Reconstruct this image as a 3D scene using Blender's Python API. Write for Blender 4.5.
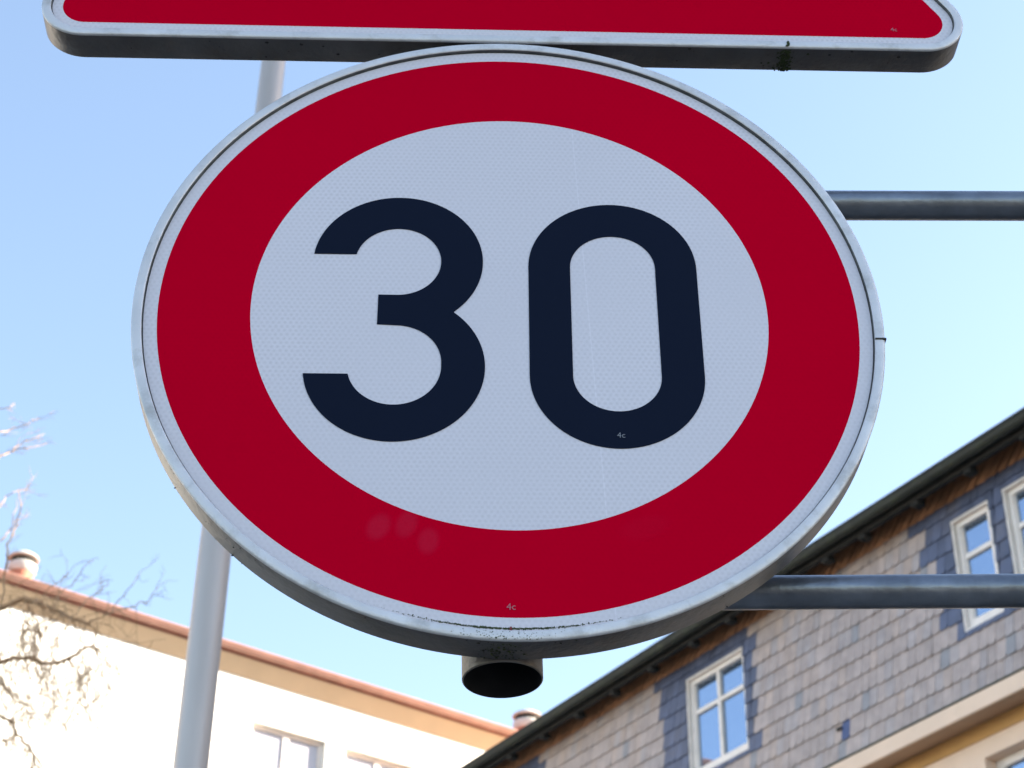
import bpy, bmesh, math, random
from mathutils import Vector, Matrix
R = math.radians
for o in list(bpy.data.objects): bpy.data.objects.remove(o)
SC = bpy.context.scene
COL = SC.collection
random.seed(7)
EYE = 1.6                                   # camera height above the street

# ---------------------------------------------------------------- camera
cam = bpy.data.cameras.new('camera')
cam.sensor_width = 36; cam.lens = 65.94; cam.clip_start = 0.05; cam.clip_end = 4000
cam.dof.use_dof = True; cam.dof.focus_distance = 1.50; cam.dof.aperture_fstop = 19
camo = bpy.data.objects.new('camera', cam); COL.objects.link(camo)
th, ro = .5939, .0134
_f = Vector((0, math.cos(th), math.sin(th))); _u = Vector((0, -math.sin(th), math.cos(th))); _r = Vector((1, 0, 0))
cr = _r*math.cos(ro) + _u*math.sin(ro); cu = _u*math.cos(ro) - _r*math.sin(ro)
camo.matrix_world = Matrix(((cr.x, cu.x, -_f.x, 0), (cr.y, cu.y, -_f.y, 0), (cr.z, cu.z, -_f.z, EYE), (0, 0, 0, 1)))
SC.camera = camo

# ---------------------------------------------------------------- light
SUN_AZ, SUN_EL = R(82), R(25)
w = bpy.data.worlds.new('World'); SC.world = w; w.use_nodes = True
nt = w.node_tree; nt.nodes.clear()
sky = nt.nodes.new('ShaderNodeTexSky'); sky.sky_type = 'NISHITA'; sky.sun_disc = False
sky.sun_elevation = SUN_EL; sky.sun_rotation = SUN_AZ
sky.air_density = 1.0; sky.dust_density = 0.8; sky.ozone_density = 1.0; sky.altitude = 150
bg = nt.nodes.new('ShaderNodeBackground'); bg.inputs['Strength'].default_value = .10
wo = nt.nodes.new('ShaderNodeOutputWorld')
nt.links.new(sky.outputs[0], bg.inputs[0]); nt.links.new(bg.outputs[0], wo.inputs[0])
sl = bpy.data.lights.new('sun', 'SUN'); sl.energy = 4.3; sl.angle = R(.53); sl.color = (1, .93, .82)
so = bpy.data.objects.new('sun', sl); COL.objects.link(so); so.location = (0, 0, 40)
sv = Vector((math.sin(SUN_AZ)*math.cos(SUN_EL), math.cos(SUN_AZ)*math.cos(SUN_EL), math.sin(SUN_EL)))
so.rotation_euler = sv.to_track_quat('Z', 'Y').to_euler()
SC.view_settings.view_transform = 'Standard'; SC.view_settings.look = 'None'
SC.view_settings.exposure = 2.28
SC.view_settings.use_white_balance = True; SC.view_settings.white_balance_temperature = 7200; SC.view_settings.white_balance_tint = 10; SC.view_settings.gamma = 1
SC.render.engine = 'CYCLES'

# ---------------------------------------------------------------- materials
def mat(name, col, rough=.6, metal=0., var=0., scale=6., bump=0., bscale=40., spec=.5, detail=6., dirt=None, dirt_scale=5., dirt_amt=.5, attr=None, stretch=None):
    m = bpy.data.materials.new(name); m.use_nodes = True
    t = m.node_tree; N = t.nodes; L = t.links
    p = N['Principled BSDF']; p.inputs['Roughness'].default_value = rough; p.inputs['Metallic'].default_value = metal
    p.inputs['Specular IOR Level'].default_value = spec
    tc = N.new('ShaderNodeTexCoord'); vec = tc.outputs['Object']
    if stretch:
        mp = N.new('ShaderNodeMapping'); mp.inputs['Scale'].default_value = stretch
        L.new(vec, mp.inputs['Vector']); vec = mp.outputs[0]
    if attr:
        a = N.new('ShaderNodeAttribute'); a.attribute_name = attr; src = a.outputs['Color']
    else:
        c = N.new('ShaderNodeRGB'); c.outputs[0].default_value = (*col, 1); src = c.outputs[0]
    if var:
        n = N.new('ShaderNodeTexNoise'); n.inputs['Scale'].default_value = scale; n.inputs['Detail'].default_value = detail
        L.new(vec, n.inputs['Vector'])
        mr = N.new('ShaderNodeMapRange'); mr.inputs['From Min'].default_value = .25; mr.inputs['From Max'].default_value = .75
        mr.inputs['To Min'].default_value = 1-var; mr.inputs['To Max'].default_value = 1+var
        L.new(n.outputs['Fac'], mr.inputs['Value'])
        mx = N.new('ShaderNodeMix'); mx.data_type = 'RGBA'; mx.blend_type = 'MULTIPLY'; mx.inputs['Factor'].default_value = 1
        L.new(src, mx.inputs['A']); L.new(mr.outputs[0], mx.inputs['B']); src = mx.outputs['Result']
    if dirt:
        n = N.new('ShaderNodeTexNoise'); n.inputs['Scale'].default_value = dirt_scale; n.inputs['Detail'].default_value = 9; n.inputs['Roughness'].default_value = .7
        L.new(vec, n.inputs['Vector'])
        mr = N.new('ShaderNodeMapRange'); mr.inputs['From Min'].default_value = .52; mr.inputs['From Max'].default_value = .72
        mr.inputs['To Max'].default_value = dirt_amt; L.new(n.outputs['Fac'], mr.inputs['Value'])
        mx = N.new('ShaderNodeMix'); mx.data_type = 'RGBA'
        L.new(mr.outputs[0], mx.inputs['Factor']); L.new(src, mx.inputs['A']); mx.inputs['B'].default_value = (*dirt, 1); src = mx.outputs['Result']
    L.new(src, p.inputs['Base Color'])
    if bump:
        n = N.new('ShaderNodeTexNoise'); n.inputs['Scale'].default_value = bscale; n.inputs['Detail'].default_value = 5
        L.new(vec, n.inputs['Vector'])
        b = N.new('ShaderNodeBump'); b.inputs['Strength'].default_value = bump; b.inputs['Distance'].default_value = .01
        L.new(n.outputs['Fac'], b.inputs['Height']); L.new(b.outputs[0], p.inputs['Normal'])
    return m

def sheeting(name, col, amt, smudge=None, seam=False, rough=.32, spec=.3):
    """retroreflective sign sheeting: fine honeycomb of cells, faint seam, faint finger marks"""
    m = bpy.data.materials.new(name); m.use_nodes = True
    t = m.node_tree; N = t.nodes; L = t.links; p = N['Principled BSDF']
    p.inputs['Roughness'].default_value = rough; p.inputs['Specular IOR Level'].default_value = spec
    tc = N.new('ShaderNodeTexCoord'); sx = N.new('ShaderNodeSeparateXYZ'); L.new(tc.outputs['Object'], sx.inputs[0])
    def M(op, a, b=None, c=None):
        n = N.new('ShaderNodeMath'); n.operation = op
        for i, v in enumerate((a, b, c)):
            if v is None: continue
            if isinstance(v, (int, float)): n.inputs[i].default_value = v
            else: L.new(v, n.inputs[i])
        return n.outputs[0]
    X, Z = sx.outputs['X'], M('SUBTRACT', sx.outputs['Z'], .3015)
    k = 2*math.pi/.0040
    tot = None
    for a in (90, 30, 150):
        d = M('ADD', M('MULTIPLY', X, k*math.cos(R(a))), M('MULTIPLY', Z, k*math.sin(R(a))))
        c = M('COSINE', d); tot = c if tot is None else M('ADD', tot, c)
    cell = M('MULTIPLY', tot, 1/3.)
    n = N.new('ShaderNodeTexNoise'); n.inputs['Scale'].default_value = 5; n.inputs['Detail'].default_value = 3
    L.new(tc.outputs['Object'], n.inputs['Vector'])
    # the cell pattern shows more strongly in some areas of the sheet
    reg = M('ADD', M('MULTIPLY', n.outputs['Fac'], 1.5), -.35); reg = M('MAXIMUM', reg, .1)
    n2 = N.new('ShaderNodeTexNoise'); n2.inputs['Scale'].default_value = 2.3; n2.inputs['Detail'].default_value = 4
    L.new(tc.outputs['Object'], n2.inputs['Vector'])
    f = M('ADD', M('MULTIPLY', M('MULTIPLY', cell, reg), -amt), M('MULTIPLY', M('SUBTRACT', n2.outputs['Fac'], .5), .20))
    n3 = N.new('ShaderNodeTexNoise'); n3.inputs['Scale'].default_value = 420; n3.inputs['Detail'].default_value = 2
    L.new(tc.outputs['Object'], n3.inputs['Vector'])
    f = M('ADD', f, M('MULTIPLY', M('SUBTRACT', n3.outputs['Fac'], .5), amt*.9))
    if seam:
        # sheet join: one hairline, slightly lighter
        xs = M('ABSOLUTE', M('SUBTRACT', M('ADD', X, M('MULTIPLY', Z, .025)), .0625))
        f = M('ADD', f, M('MULTIPLY', M('LESS_THAN', xs, .0005), .07))
    v = M('ADD', f, 1.)
    mx = N.new('ShaderNodeMix'); mx.data_type = 'RGBA'; mx.blend_type = 'MULTIPLY'; mx.inputs['Factor'].default_value = 1
    mx.inputs['A'].default_value = (*col, 1); L.new(v, mx.inputs['B']); src = mx.outputs['Result']
    if smudge:
        acc = None
        for (cx, cz, rx, rz, an, am) in smudge:
            dx = M('SUBTRACT', X, cx); dz = M('SUBTRACT', Z, cz)
            u_ = M('ADD', M('MULTIPLY', dx, math.cos(R(an))/rx), M('MULTIPLY', dz, math.sin(R(an))/rx))
            w_ = M('ADD', M('MULTIPLY', dx, -math.sin(R(an))/rz), M('MULTIPLY', dz, math.cos(R(an))/rz))
            d = M('SQRT', M('ADD', M('MULTIPLY', u_, u_), M('MULTIPLY', w_, w_)))
            mr = N.new('ShaderNodeMapRange'); mr.interpolation_type = 'SMOOTHSTEP'
            mr.inputs['From Min'].default_value = 1.3; mr.inputs['From Max'].default_value = .55; mr.inputs['To Max'].default_value = am
            L.new(d, mr.inputs['Value']); acc = mr.outputs[0] if acc is None else M('ADD', acc, mr.outputs[0])
        acc = M('MULTIPLY', acc, M('ADD', M('MULTIPLY', n3.outputs['Fac'], .8), .6))
        m2 = N.new('ShaderNodeMix'); m2.data_type = 'RGBA'; L.new(acc, m2.inputs['Factor']); L.new(src, m2.inputs['A'])
        m2.inputs['B'].default_value = (.34, .10, .22, 1); src = m2.outputs['Result']
    L.new(src, p.inputs['Base Color'])
    b = N.new('ShaderNodeBump'); b.inputs['Strength'].default_value = .02; b.inputs['Distance'].default_value = .001
    L.new(n2.outputs['Fac'], b.inputs['Height']); L.new(b.outputs[0], p.inputs['Normal'])
    return m

M_ = {}
M_['white_sheet'] = sheeting('white_sheeting', (.55, .545, .62), .17, seam=True)
SM = [(-.1022, -.2055, .0085, .012, -25, .065), (-.0815, -.2030, .0080, .0125, -18, .060), (-.0655, -.2175, .0080, .0115, -8, .060), (.095, -.205, .020, .010, 20, .012)]
M_['red_sheet'] = sheeting('red_sheeting', (.46, .0002, .0170), .05, smudge=SM, rough=.3, spec=.0)
M_['black_film'] = sheeting('black_film', (.0040, .0078, .0215), .05, rough=.38, spec=.05)
M_['mark'] = mat('printed_mark', (.40, .10, .14), .5)
M_['mark_grey'] = mat('printed_mark_grey', (.14, .155, .19), .5)
M_['alu'] = mat('weathered_aluminium', (.56, .57, .61), .5, .35, var=.10, scale=30, bump=.10, bscale=220, dirt=(.20, .19, .17), dirt_scale=38, dirt_amt=.45)
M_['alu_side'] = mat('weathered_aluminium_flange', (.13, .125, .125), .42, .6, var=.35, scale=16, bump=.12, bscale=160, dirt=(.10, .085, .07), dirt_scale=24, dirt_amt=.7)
M_['galv'] = mat('galvanised_steel', (.17, .19, .225), .33, .8, var=.28, scale=38, bump=.08, bscale=120, dirt=(.20, .21, .23), dirt_scale=14, dirt_amt=.5)
M_['galv_post'] = mat('galvanised_post', (.17, .155, .145), .5, .5, var=.25, scale=50, bump=.12, bscale=160, dirt=(.10, .08, .06), dirt_scale=30, dirt_amt=.8)
M_['lamp_post'] = mat('zinc_pole', (.43, .39, .38), .45, .25, var=.14, scale=9, bump=.04, bscale=60, stretch=(1, 1, .15))
M_['dark_in'] = mat('tube_inside', (.02, .02, .022), .9, 0, var=.3, scale=50)
M_['groove'] = mat('groove_shade', (.11, .12, .125), .8, 0, var=.5, scale=60)  # aluminium inner wall of the lip, its shade put into the colour
M_['moss'] = mat('moss', (.035, .05, .018), .95, 0, var=.5, scale=200)
M_['soot'] = mat('grime', (.03, .028, .025), .95, 0, var=.4, scale=200)
M_['rust_red'] = mat('red_fleck', (.16, .02, .02), .7)
M_['slate'] = mat('slate', (.2, .2, .2), .48, 0, var=.16, scale=9, bump=.25, bscale=30, attr='tint', dirt=(.27, .22, .19), dirt_scale=2.2, dirt_amt=.25)
M_['under'] = mat('slate_underlay', (.02, .02, .022), .9)
M_['white_paint'] = mat('white_window_paint', (.82, .74, .69), .45, 0, var=.05, scale=8, dirt=(.4, .34, .28), dirt_scale=6, dirt_amt=.3)
M_['cream'] = mat('cream_render', (.84, .63, .49), .85, 0, var=.06, scale=3, bump=.15, bscale=90, dirt=(.45, .34, .25), dirt_scale=1.6, dirt_amt=.3)
M_['shaded_cream'] = mat('shaded_cream', (.46, .31, .21), .8, 0, var=.1, scale=3)  # cream cornice underside, browned in colour to carry its shade
M_['ochre'] = mat('ochre_paint', (.56, .31, .115), .8, 0, var=.10, scale=4, dirt=(.30, .15, .06), dirt_scale=3, dirt_amt=.4)
M_['soffit_brown'] = mat('brown_shingles', (.46, .22, .11), .7, 0, attr='tint', var=.12, scale=7, bump=.3, bscale=30, dirt=(.12, .06, .035), dirt_scale=5, dirt_amt=.25)
M_['gutter'] = mat('mossy_gutter', (.024, .027, .021), .7, 0, var=.35, scale=6, dirt=(.06, .075, .035), dirt_scale=9, dirt_amt=.7)
M_['black_wood'] = mat('shade_black_wood', (.014, .013, .012), .85, 0, var=.3, scale=9)  # on the fascia, the black stands in for shadow under the gutter
M_['green_lead'] = mat('mossy_flashing', (.10, .12, .09), .8, 0, var=.35, scale=9, dirt=(.05, .06, .03), dirt_scale=7, dirt_amt=.8)
M_['roof_dark'] = mat('slate_roof', (.06, .06, .065), .6, 0, var=.3, scale=12, bump=.3, bscale=12)
M_['plaster'] = mat('white_plaster', (.88, .865, .83), .9, 0, var=.03, scale=2, bump=.1, bscale=60)
M_['plaster_trim'] = mat('plaster_trim', (.70, .64, .55), .9, 0, var=.04, scale=2)
M_['tan'] = mat('tan_soffit', (.70, .50, .33), .8, 0, var=.06, scale=3)
M_['copper'] = mat('salmon_gutter', (.50, .26, .205), .55, 0, var=.15, scale=5)
M_['tile'] = mat('clay_tiles', (.42, .17, .11), .75, 0, var=.25, scale=10, bump=.4, bscale=14)
M_['vent'] = mat('vent_metal', (.50, .50, .49), .6, .0, var=.1, scale=9)
M_['curtain'] = mat('net_curtain', (.60, .59, .62), .9, 0, var=.08, scale=14, stretch=(6, 6, .3))
M_['asphalt'] = mat('asphalt', (.05, .05, .052), .9, 0, var=.3, scale=1.2, bump=.4, bscale=120)
M_['pave'] = mat('paving', (.24, .23, .21), .85, 0, var=.2, scale=2, bump=.3, bscale=60)
M_['kerb'] = mat('kerb_stone', (.32, .31, .30), .8, 0, var=.2, scale=5)
M_['bark'] = mat('bark', (.40, .25, .14), .85, 0, var=.35, scale=9, bump=.4, bscale=50)
M_['door'] = mat('door_paint', (.12, .16, .14), .5, 0, var=.1)

def glass(name, tint, metal=.45):
    m = bpy.data.materials.new(name); m.use_nodes = True; N = m.node_tree.nodes; L = m.node_tree.links
    p = N['Principled BSDF']; p.inputs['Base Color'].default_value = (*tint, 1)
    p.inputs['Metallic'].default_value = metal; p.inputs['Roughness'].default_value = .015
    n = N.new('ShaderNodeTexNoise'); n.inputs['Scale'].default_value = 2.2
    tc = N.new('ShaderNodeTexCoord'); L.new(tc.outputs['Object'], n.inputs['Vector'])
    b = N.new('ShaderNodeBump'); b.inputs['Strength'].default_value = .05; b.inputs['Distance'].default_value = .02
    L.new(n.outputs['Fac'], b.inputs['Height']); L.new(b.outputs[0], p.inputs['Normal'])
    return m
M_['glass'] = glass('window_glass', (.28, .36, .48), .85)
M_['pane_pale'] = glass('curtained_glass', (.46, .45, .50), .0)
def clear_glass():
    m = bpy.data.materials.new('clear_glass'); m.use_nodes = True; N = m.node_tree.nodes; L = m.node_tree.links
    p = N['Principled BSDF']; p.inputs['Base Color'].default_value = (1, 1, 1, 1); p.inputs['Roughness'].default_value = .02
    p.inputs['IOR'].default_value = 1.1; p.inputs['Transmission Weight'].default_value = 1.
    return m

# ---------------------------------------------------------------- mesh helpers
class MB:
    def __init__(s): s.v = []; s.f = []; s.c = []; s.sm = []
    def add(s, vs, fs, col=None, smooth=False):
        b = len(s.v); s.v += [tuple(v) for v in vs]
        for f in fs: s.f.append([b+i for i in f]); s.c.append(col); s.sm.append(smooth)
    def box(s, x0, x1, y0, y1, z0, z1, col=None):
        v = [(x0,y0,z0),(x1,y0,z0),(x1,y1,z0),(x0,y1,z0),(x0,y0,z1),(x1,y0,z1),(x1,y1,z1),(x0,y1,z1)]
        s.add(v, [(0,3,2,1),(4,5,6,7),(0,1,5,4),(1,2,6,5),(2,3,7,6),(3,0,4,7)], col)
    def tube(s, pts, rad, n=16, cap=True):
        pts = [Vector(p) for p in pts]; m = len(pts)
        rad = rad if isinstance(rad, (list, tuple)) else [rad]*m
        vs = []; up = None
        for i, p in enumerate(pts):
            d = (pts[min(i+1, m-1)] - pts[max(i-1, 0)]).normalized()
            if up is None: up = Vector((0, 0, 1)) if abs(d.z) < .9 else Vector((1, 0, 0))
            a = d.cross(up).normalized(); b = a.cross(d).normalized(); up = b
            for k in range(n):
                t = 2*math.pi*k/n; vs.append(p + (a*math.cos(t)+b*math.sin(t))*rad[i])
        fs = [(i*n+k, i*n+(k+1) % n, (i+1)*n+(k+1) % n, (i+1)*n+k) for i in range(m-1) for k in range(n)]
        s.add(vs, fs, smooth=True)
        if cap:
            b = len(s.v) - m*n
            s.f.append([b+k for k in range(n)][::-1]); s.c.append(None); s.sm.append(False)
            s.f.append([b+(m-1)*n+k for k in range(n)]); s.c.append(None); s.sm.append(False)
    def loft(s, rings, closed=True, smooth=True):
        """rings: list of equally long point lists"""
        n = len(rings[0]); vs = [p for r_ in rings for p in r_]
        fs = []
        for i in range(len(rings)-1):
            for k in range(n if closed else n-1):
                fs.append((i*n+k, i*n+(k+1) % n, (i+1)*n+(k+1) % n, (i+1)*n+k))
        s.add(vs, fs, smooth=smooth)
    def build(s, name, material, parent=None, sharp=40):
        me = bpy.data.meshes.new(name); me.from_pydata(s.v, [], s.f)
        me.polygons.foreach_set('use_smooth', s.sm)
        if any(c is not None for c in s.c):
            ca = me.color_attributes.new('tint', 'FLOAT_COLOR', 'CORNER')
            for p in me.polygons:
                c = s.c[p.index] or (.2, .2, .2)
                for li in p.loop_indices: ca.data[li].color = (*c, 1)
        me.materials.append(material); me.update()
        bm = bmesh.new(); bm.from_mesh(me); bmesh.ops.recalc_face_normals(bm, faces=bm.faces)
        for e in bm.edges:
            if len(e.link_faces) == 2 and e.calc_face_angle(0) > R(sharp): e.smooth = False
        bm.to_mesh(me); bm.free()
        o = bpy.data.objects.new(name, me); COL.objects.link(o)
        if parent: o.parent = parent
        return o

def tag(o, label=None, cat=None, group=None, kind=None):
    if label: o['label'] = label
    if cat: o['category'] = cat
    if group: o['group'] = group
    if kind: o['kind'] = kind
    return o
def thing(name, label, cat, mw=None, group=None):
    o = bpy.data.objects.new(name, None); COL.objects.link(o); o.empty_display_size = .2
    if mw is not None: o.matrix_world = mw
    return tag(o, label, cat, group)
def bevel(o, w_, seg=2):
    b = o.modifiers.new('bevel', 'BEVEL'); b.width = w_; b.segments = seg; b.limit_method = 'ANGLE'; b.angle_limit = R(40)

# ---------------------------------------------------------------- ground
g = MB(); g.add([(-1500,-1500,0),(1500,-1500,0),(1500,1500,0),(-1500,1500,0)], [(0,1,2,3)])
tag(g.build('ground', M_['asphalt']), kind='structure')
def frame_mw(loc, xdir, zoff=0.):
    x = Vector(xdir).normalized(); y = Vector((0, 0, 1)).cross(x)
    return Matrix(((x.x, y.x, 0, loc[0]), (x.y, y.y, 0, loc[1]), (0, 0, 1, loc[2]+zoff), (0, 0, 0, 1)))
aR = R(-31.5); dR = Vector((math.sin(aR), math.cos(aR), 0)); inR = Vector((math.cos(aR), -math.sin(aR), 0))
aL = R(54); dL = Vector((math.sin(aL), math.cos(aL), 0)); inL = Vector((-math.cos(aL), math.sin(aL), 0))
MWR = frame_mw(inR*10, -dR); MWL = frame_mw(inL*20, dL)
def strip(name, mw, x0, x1, y0, y1, z0, z1, m):
    b = MB(); b.box(x0, x1, y0, y1, z0, z1); o = b.build(name, m); o.matrix_world = mw; bevel(o, .01); return tag(o, kind='structure')
strip('pavement', MWR, -20, 10, -9.99, -7.4, -.2, .13, M_['pave']); strip('kerb', MWR, -20, 10, -10.16, -10., -.2, .14, M_['kerb'])
strip('pavement', MWR, -20, 10, -2.2, -.01, -.2, .13, M_['pave']); strip('kerb', MWR, -20, 10, -2.37, -2.21, -.2, .14, M_['kerb'])
strip('pavement', MWL, -16, 12, -2.6, -.01, -.2, .13, M_['pave']); strip('kerb', MWL, -16, 12, -2.77, -2.61, -.2, .14, M_['kerb'])

# ================================================================ SIGNS
YAW, TILT, SR = .0396, .0353, .0319
ex = Vector((math.cos(YAW), math.sin(YAW), 0)); fw = Vector((-math.sin(YAW), math.cos(YAW), 0))
ey = Vector((0, 0, 1))*math.cos(TILT) + fw*math.sin(TILT)
ex, ey = ex*math.cos(SR)+ey*math.sin(SR), ey*math.cos(SR)-ex*math.sin(SR)
bk = -ex.cross(ey)                          # towards the back of the plates
SC0 = Vector((-.0018, 1.2174, .8945+EYE))
def sign_mw(org):
    return Matrix(((ex.x, bk.x, ey.x, org.x), (ex.y, bk.y, ey.y, org.y), (ex.z, bk.z, ey.z, org.z), (0, 0, 0, 1)))
NSEG = 192
def circ(r, y, cx=0, cz=0, n=NSEG): return [(cx+r*math.cos(2*math.pi*k/n), y, cz+r*math.sin(2*math.pi*k/n)) for k in range(n)]
# local frame of the round sign: origin at its lowest point, x right, y to the back, z up
ZB = .3015
rs = thing('speed_limit_sign', 'round white sign with red ring and black number 30 under the red triangle', 'traffic sign', sign_mw(SC0 - ey*ZB))
def rim_profile(ringf, outs):
    """ringf(off, y): outline inset by off; lip stands proud of the sheet, flange runs back"""
    pr = [(.0086, .0030), (.0084, .0006), (.0083, -.0028), (.0079, -.0034), (.0071, -.0036), (.0040, -.0037), (.0016, -.0035), (.0006, -.0030), (.0001, -.0022), (0, -.0012)]
    gk = MB(); gk.loft([ringf(a, y) for a, y in pr[:3]]); b = MB(); b.loft([ringf(a, y) for a, y in pr[2:]])
    pr2 = [(0, -.0012), (0, .0250), (.0008, .0262), (.0100, .0262), (.0100, .0240), (.0022, .0238), (.0022, .0060), (.0088, .0030)]
    c = MB(); c.loft([ringf(a, y) for a, y in pr2])
    return b, c, gk
rf = lambda off, y: circ(.3015-off, y, 0, ZB)
b, c, gk = rim_profile(rf, None); gk.build('rim_groove', M_['groove'], rs)
b.build('rim', M_['alu'], rs, 60); fl = c.build('flange', M_['alu_side'], rs, 50)
b = MB(); b.loft([circ(.2815, .0, 0, ZB), circ(.2922, .0, 0, ZB), circ(.2924, .0012, 0, ZB)], smooth=False); b.build('white_border', M_['white_sheet'], rs)
b = MB(); b.loft([circ(.2081, 0, 0, ZB), circ(.2815, 0, 0, ZB)], smooth=False); b.build('red_ring', M_['red_sheet'], rs)
b = MB(); b.add(circ(.2081, 0, 0, ZB), [tuple(range(NSEG))]); fc = b.build('white_face', M_['white_sheet'], rs)
b = MB(); b.loft([circ(.0005, .0014, 0, ZB), circ(.2950, .0014, 0, ZB), circ(.2950, .0032, 0, ZB), circ(.0005, .0032, 0, ZB)], smooth=False); b.build('plate', M_['alu_side'], rs)
# stiffening channel on the back
for z in (.13, .47):
    b = MB(); b.box(-.22, .22, .0040, .022, ZB-.30+z-.02, ZB-.30+z+.02); b.build('stiffener', M_['alu_side'], rs)

def glyph_obj(name, outline, y, m, parent, shear=.018, thick=.0003):
    """outline: list of loops [(x,z)...] first outer then holes, triangulated flat film with a real edge"""
    bm = bmesh.new(); edges = []
    for lp in outline:
        vs = [bm.verts.new((x + shear*(z), y, z+ZB)) for x, z in lp]
        edges += [bm.edges.new((vs[i], vs[(i+1) % len(vs)])) for i in range(len(vs))]
    res = bmesh.ops.triangle_fill(bm, edges=edges, use_beauty=True, use_dissolve=False)
    ext = bmesh.ops.extrude_face_region(bm, geom=bm.faces[:])
    for v in [e for e in ext['geom'] if isinstance(e, bmesh.types.BMVert)]: v.co.y -= thick
    bmesh.ops.recalc_face_normals(bm, faces=bm.faces)
    me = bpy.data.meshes.new(name); bm.to_mesh(me); bm.free(); me.materials.append(m)
    o = bpy.data.objects.new(name, me); COL.objects.link(o); o.parent = parent; return o
def arc(cx, cy, r, a0, a1, n=40, ry=None):
    ry = ry or r
    return [(cx+r*math.cos(R(a0+(a1-a0)*i/n)), cy+ry*math.sin(R(a0+(a1-a0)*i/n))) for i in range(n+1)]
# digit 0 : straight sided stadium
cx, t_, b_ = .0838, .0440, -.0658
zero = [arc(cx, t_, .0692, 180, 0, 64, .0688) + arc(cx, b_, .0692, 0, -180, 64, .0688),
        arc(cx, t_, .0350, 180, 0, 48, .0338) + arc(cx, b_, .0350, 0, -180, 48, .0340)]
glyph_obj('digit', zero, -.0002, M_['black_film'], rs)['label'] = 'black digit 0'
# digit 3
cx = -.0918
def hit(r, c, z): return math.degrees(math.asin((z-c)/r))
uo, lo_, ui, li = .0692, .0713, .0350, .0368
uc, lc = .0482, -.0585
o1 = arc(cx, uc, uo, 180-hit(uo, uc, .0553), -46.5, 60)
o2 = arc(cx, lc, lo_, 50.0, 0, 30) + arc(cx, lc, lo_, 0, -180+(-hit(lo_, lc, -.0661)), 60)[1:]
i2 = arc(cx, lc, li, -180-hit(li, lc, -.0661), 0, 50) + arc(cx, -.0545, li, 0, 90, 30)
i1 = [(-.1068, -.0170), (-.1068, .0133)] + arc(cx, uc, ui, -90, 180-hit(ui, uc, .0553), 60)
three = [o1 + o2 + i2 + i1]
# de-duplicate neighbours
def dd(l):
    out = []
    for p in l:
        if not out or (Vector(p)-Vector(out[-1])).length > 1e-5: out.append(p)
    return out
three = [dd(three[0])]
zero = [dd(z) for z in zero]
glyph_obj('digit', three, -.0002, M_['black_film'], rs)['label'] = 'black digit 3'
def text(name, s, size, x, z, y, m, parent, w_=.0):
    cu_ = bpy.data.curves.new(name, 'FONT'); cu_.body = s; cu_.size = size; cu_.extrude = .00003; cu_.offset = w_
    tmp = bpy.data.objects.new('t', cu_); COL.objects.link(tmp)
    dg = bpy.context.evaluated_depsgraph_get(); me = bpy.data.meshes.new_from_object(tmp.evaluated_get(dg))
    bpy.data.objects.remove(tmp); me.materials.clear(); me.materials.append(m)
    o = bpy.data.objects.new(name, me); COL.objects.link(o); o.parent = parent
    o.location = (x, y, z); o.rotation_euler = (R(90), 0, 0); return o
text('maker_mark', '4c', .0075, -.0092, ZB-.2750, -.0004, M_['mark'], rs)
text('maker_mark', '4c', .0070, .0790, ZB-.1247, -.0008, M_['mark_grey'], rs)

# grime and moss caught on the lower lip
def crumbs(name, m, parent, pts, seed):
    rnd = random.Random(seed); b = MB()
    for (x, y, z, s) in pts:
        n = 5; vs = []
        for k in range(n):
            a = 2*math.pi*k/n+rnd.random(); rr = s*(.5+rnd.random()*.7); vs.append((x+rr*math.cos(a), y, z+rr*math.sin(a)*.8))
        vs.append((x, y-s*(.3+.3*rnd.random()), z))
        b.add(vs, [(k, (k+1) % n, n) for k in range(n)] + [tuple(range(n))[::-1]])
    return b.build(name, m, parent)
rnd = random.Random(3); P = []
for i in range(1500):
    a = rnd.gauss(-92.5, 6.0); r_ = .2903 + rnd.gauss(0, .00040)
    if rnd.random() < .15: r_ = .2945+rnd.random()*.0065; a = rnd.gauss(-92, 3.5)
    P.append((r_*math.cos(R(a)), -.0002 if r_ < .2925 else -.0036, ZB+r_*math.sin(R(a)), .0002+.0006*rnd.random()**2))
for i in range(90): a = rnd.gauss(-92.5, 1.6); r_ = .3017; P.append((r_*math.cos(R(a)), .002+.022*rnd.random(), ZB+r_*math.sin(R(a)), .0004+.0010*rnd.random()**2))
o = crumbs('moss_growth', M_['moss'], rs, P, 1); o['kind'] = 'stuff'
P = []
for i in range(46):
    a = rnd.choice([-139, -133.5, -131, -149, -60, -112, -85, -95])+rnd.gauss(0, 1.0); r_ = .3016
    y = rnd.choice([.001, .003, .024, .012])+rnd.gauss(0, .0015)
    P.append((r_*math.cos(R(a)), max(y, .0005), ZB+r_*math.sin(R(a)), .0003+.0012*rnd.random()**3))
o = crumbs('grime_spots', M_['soot'], rs, P, 2); o['kind'] = 'stuff'
b = MB(); b.box(-.0072, -.0056, -.0010, -.0002, ZB-.2945, ZB-.2890); b.build('red_fleck', M_['rust_red'], rs)
b = MB()
for k in range(1): b.box(.2921, .3010, -.0041, .012, ZB-.0293, ZB-.0277)
b.build('rim_joint', M_['soot'], rs)
# back clamps belong to the frame

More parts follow.
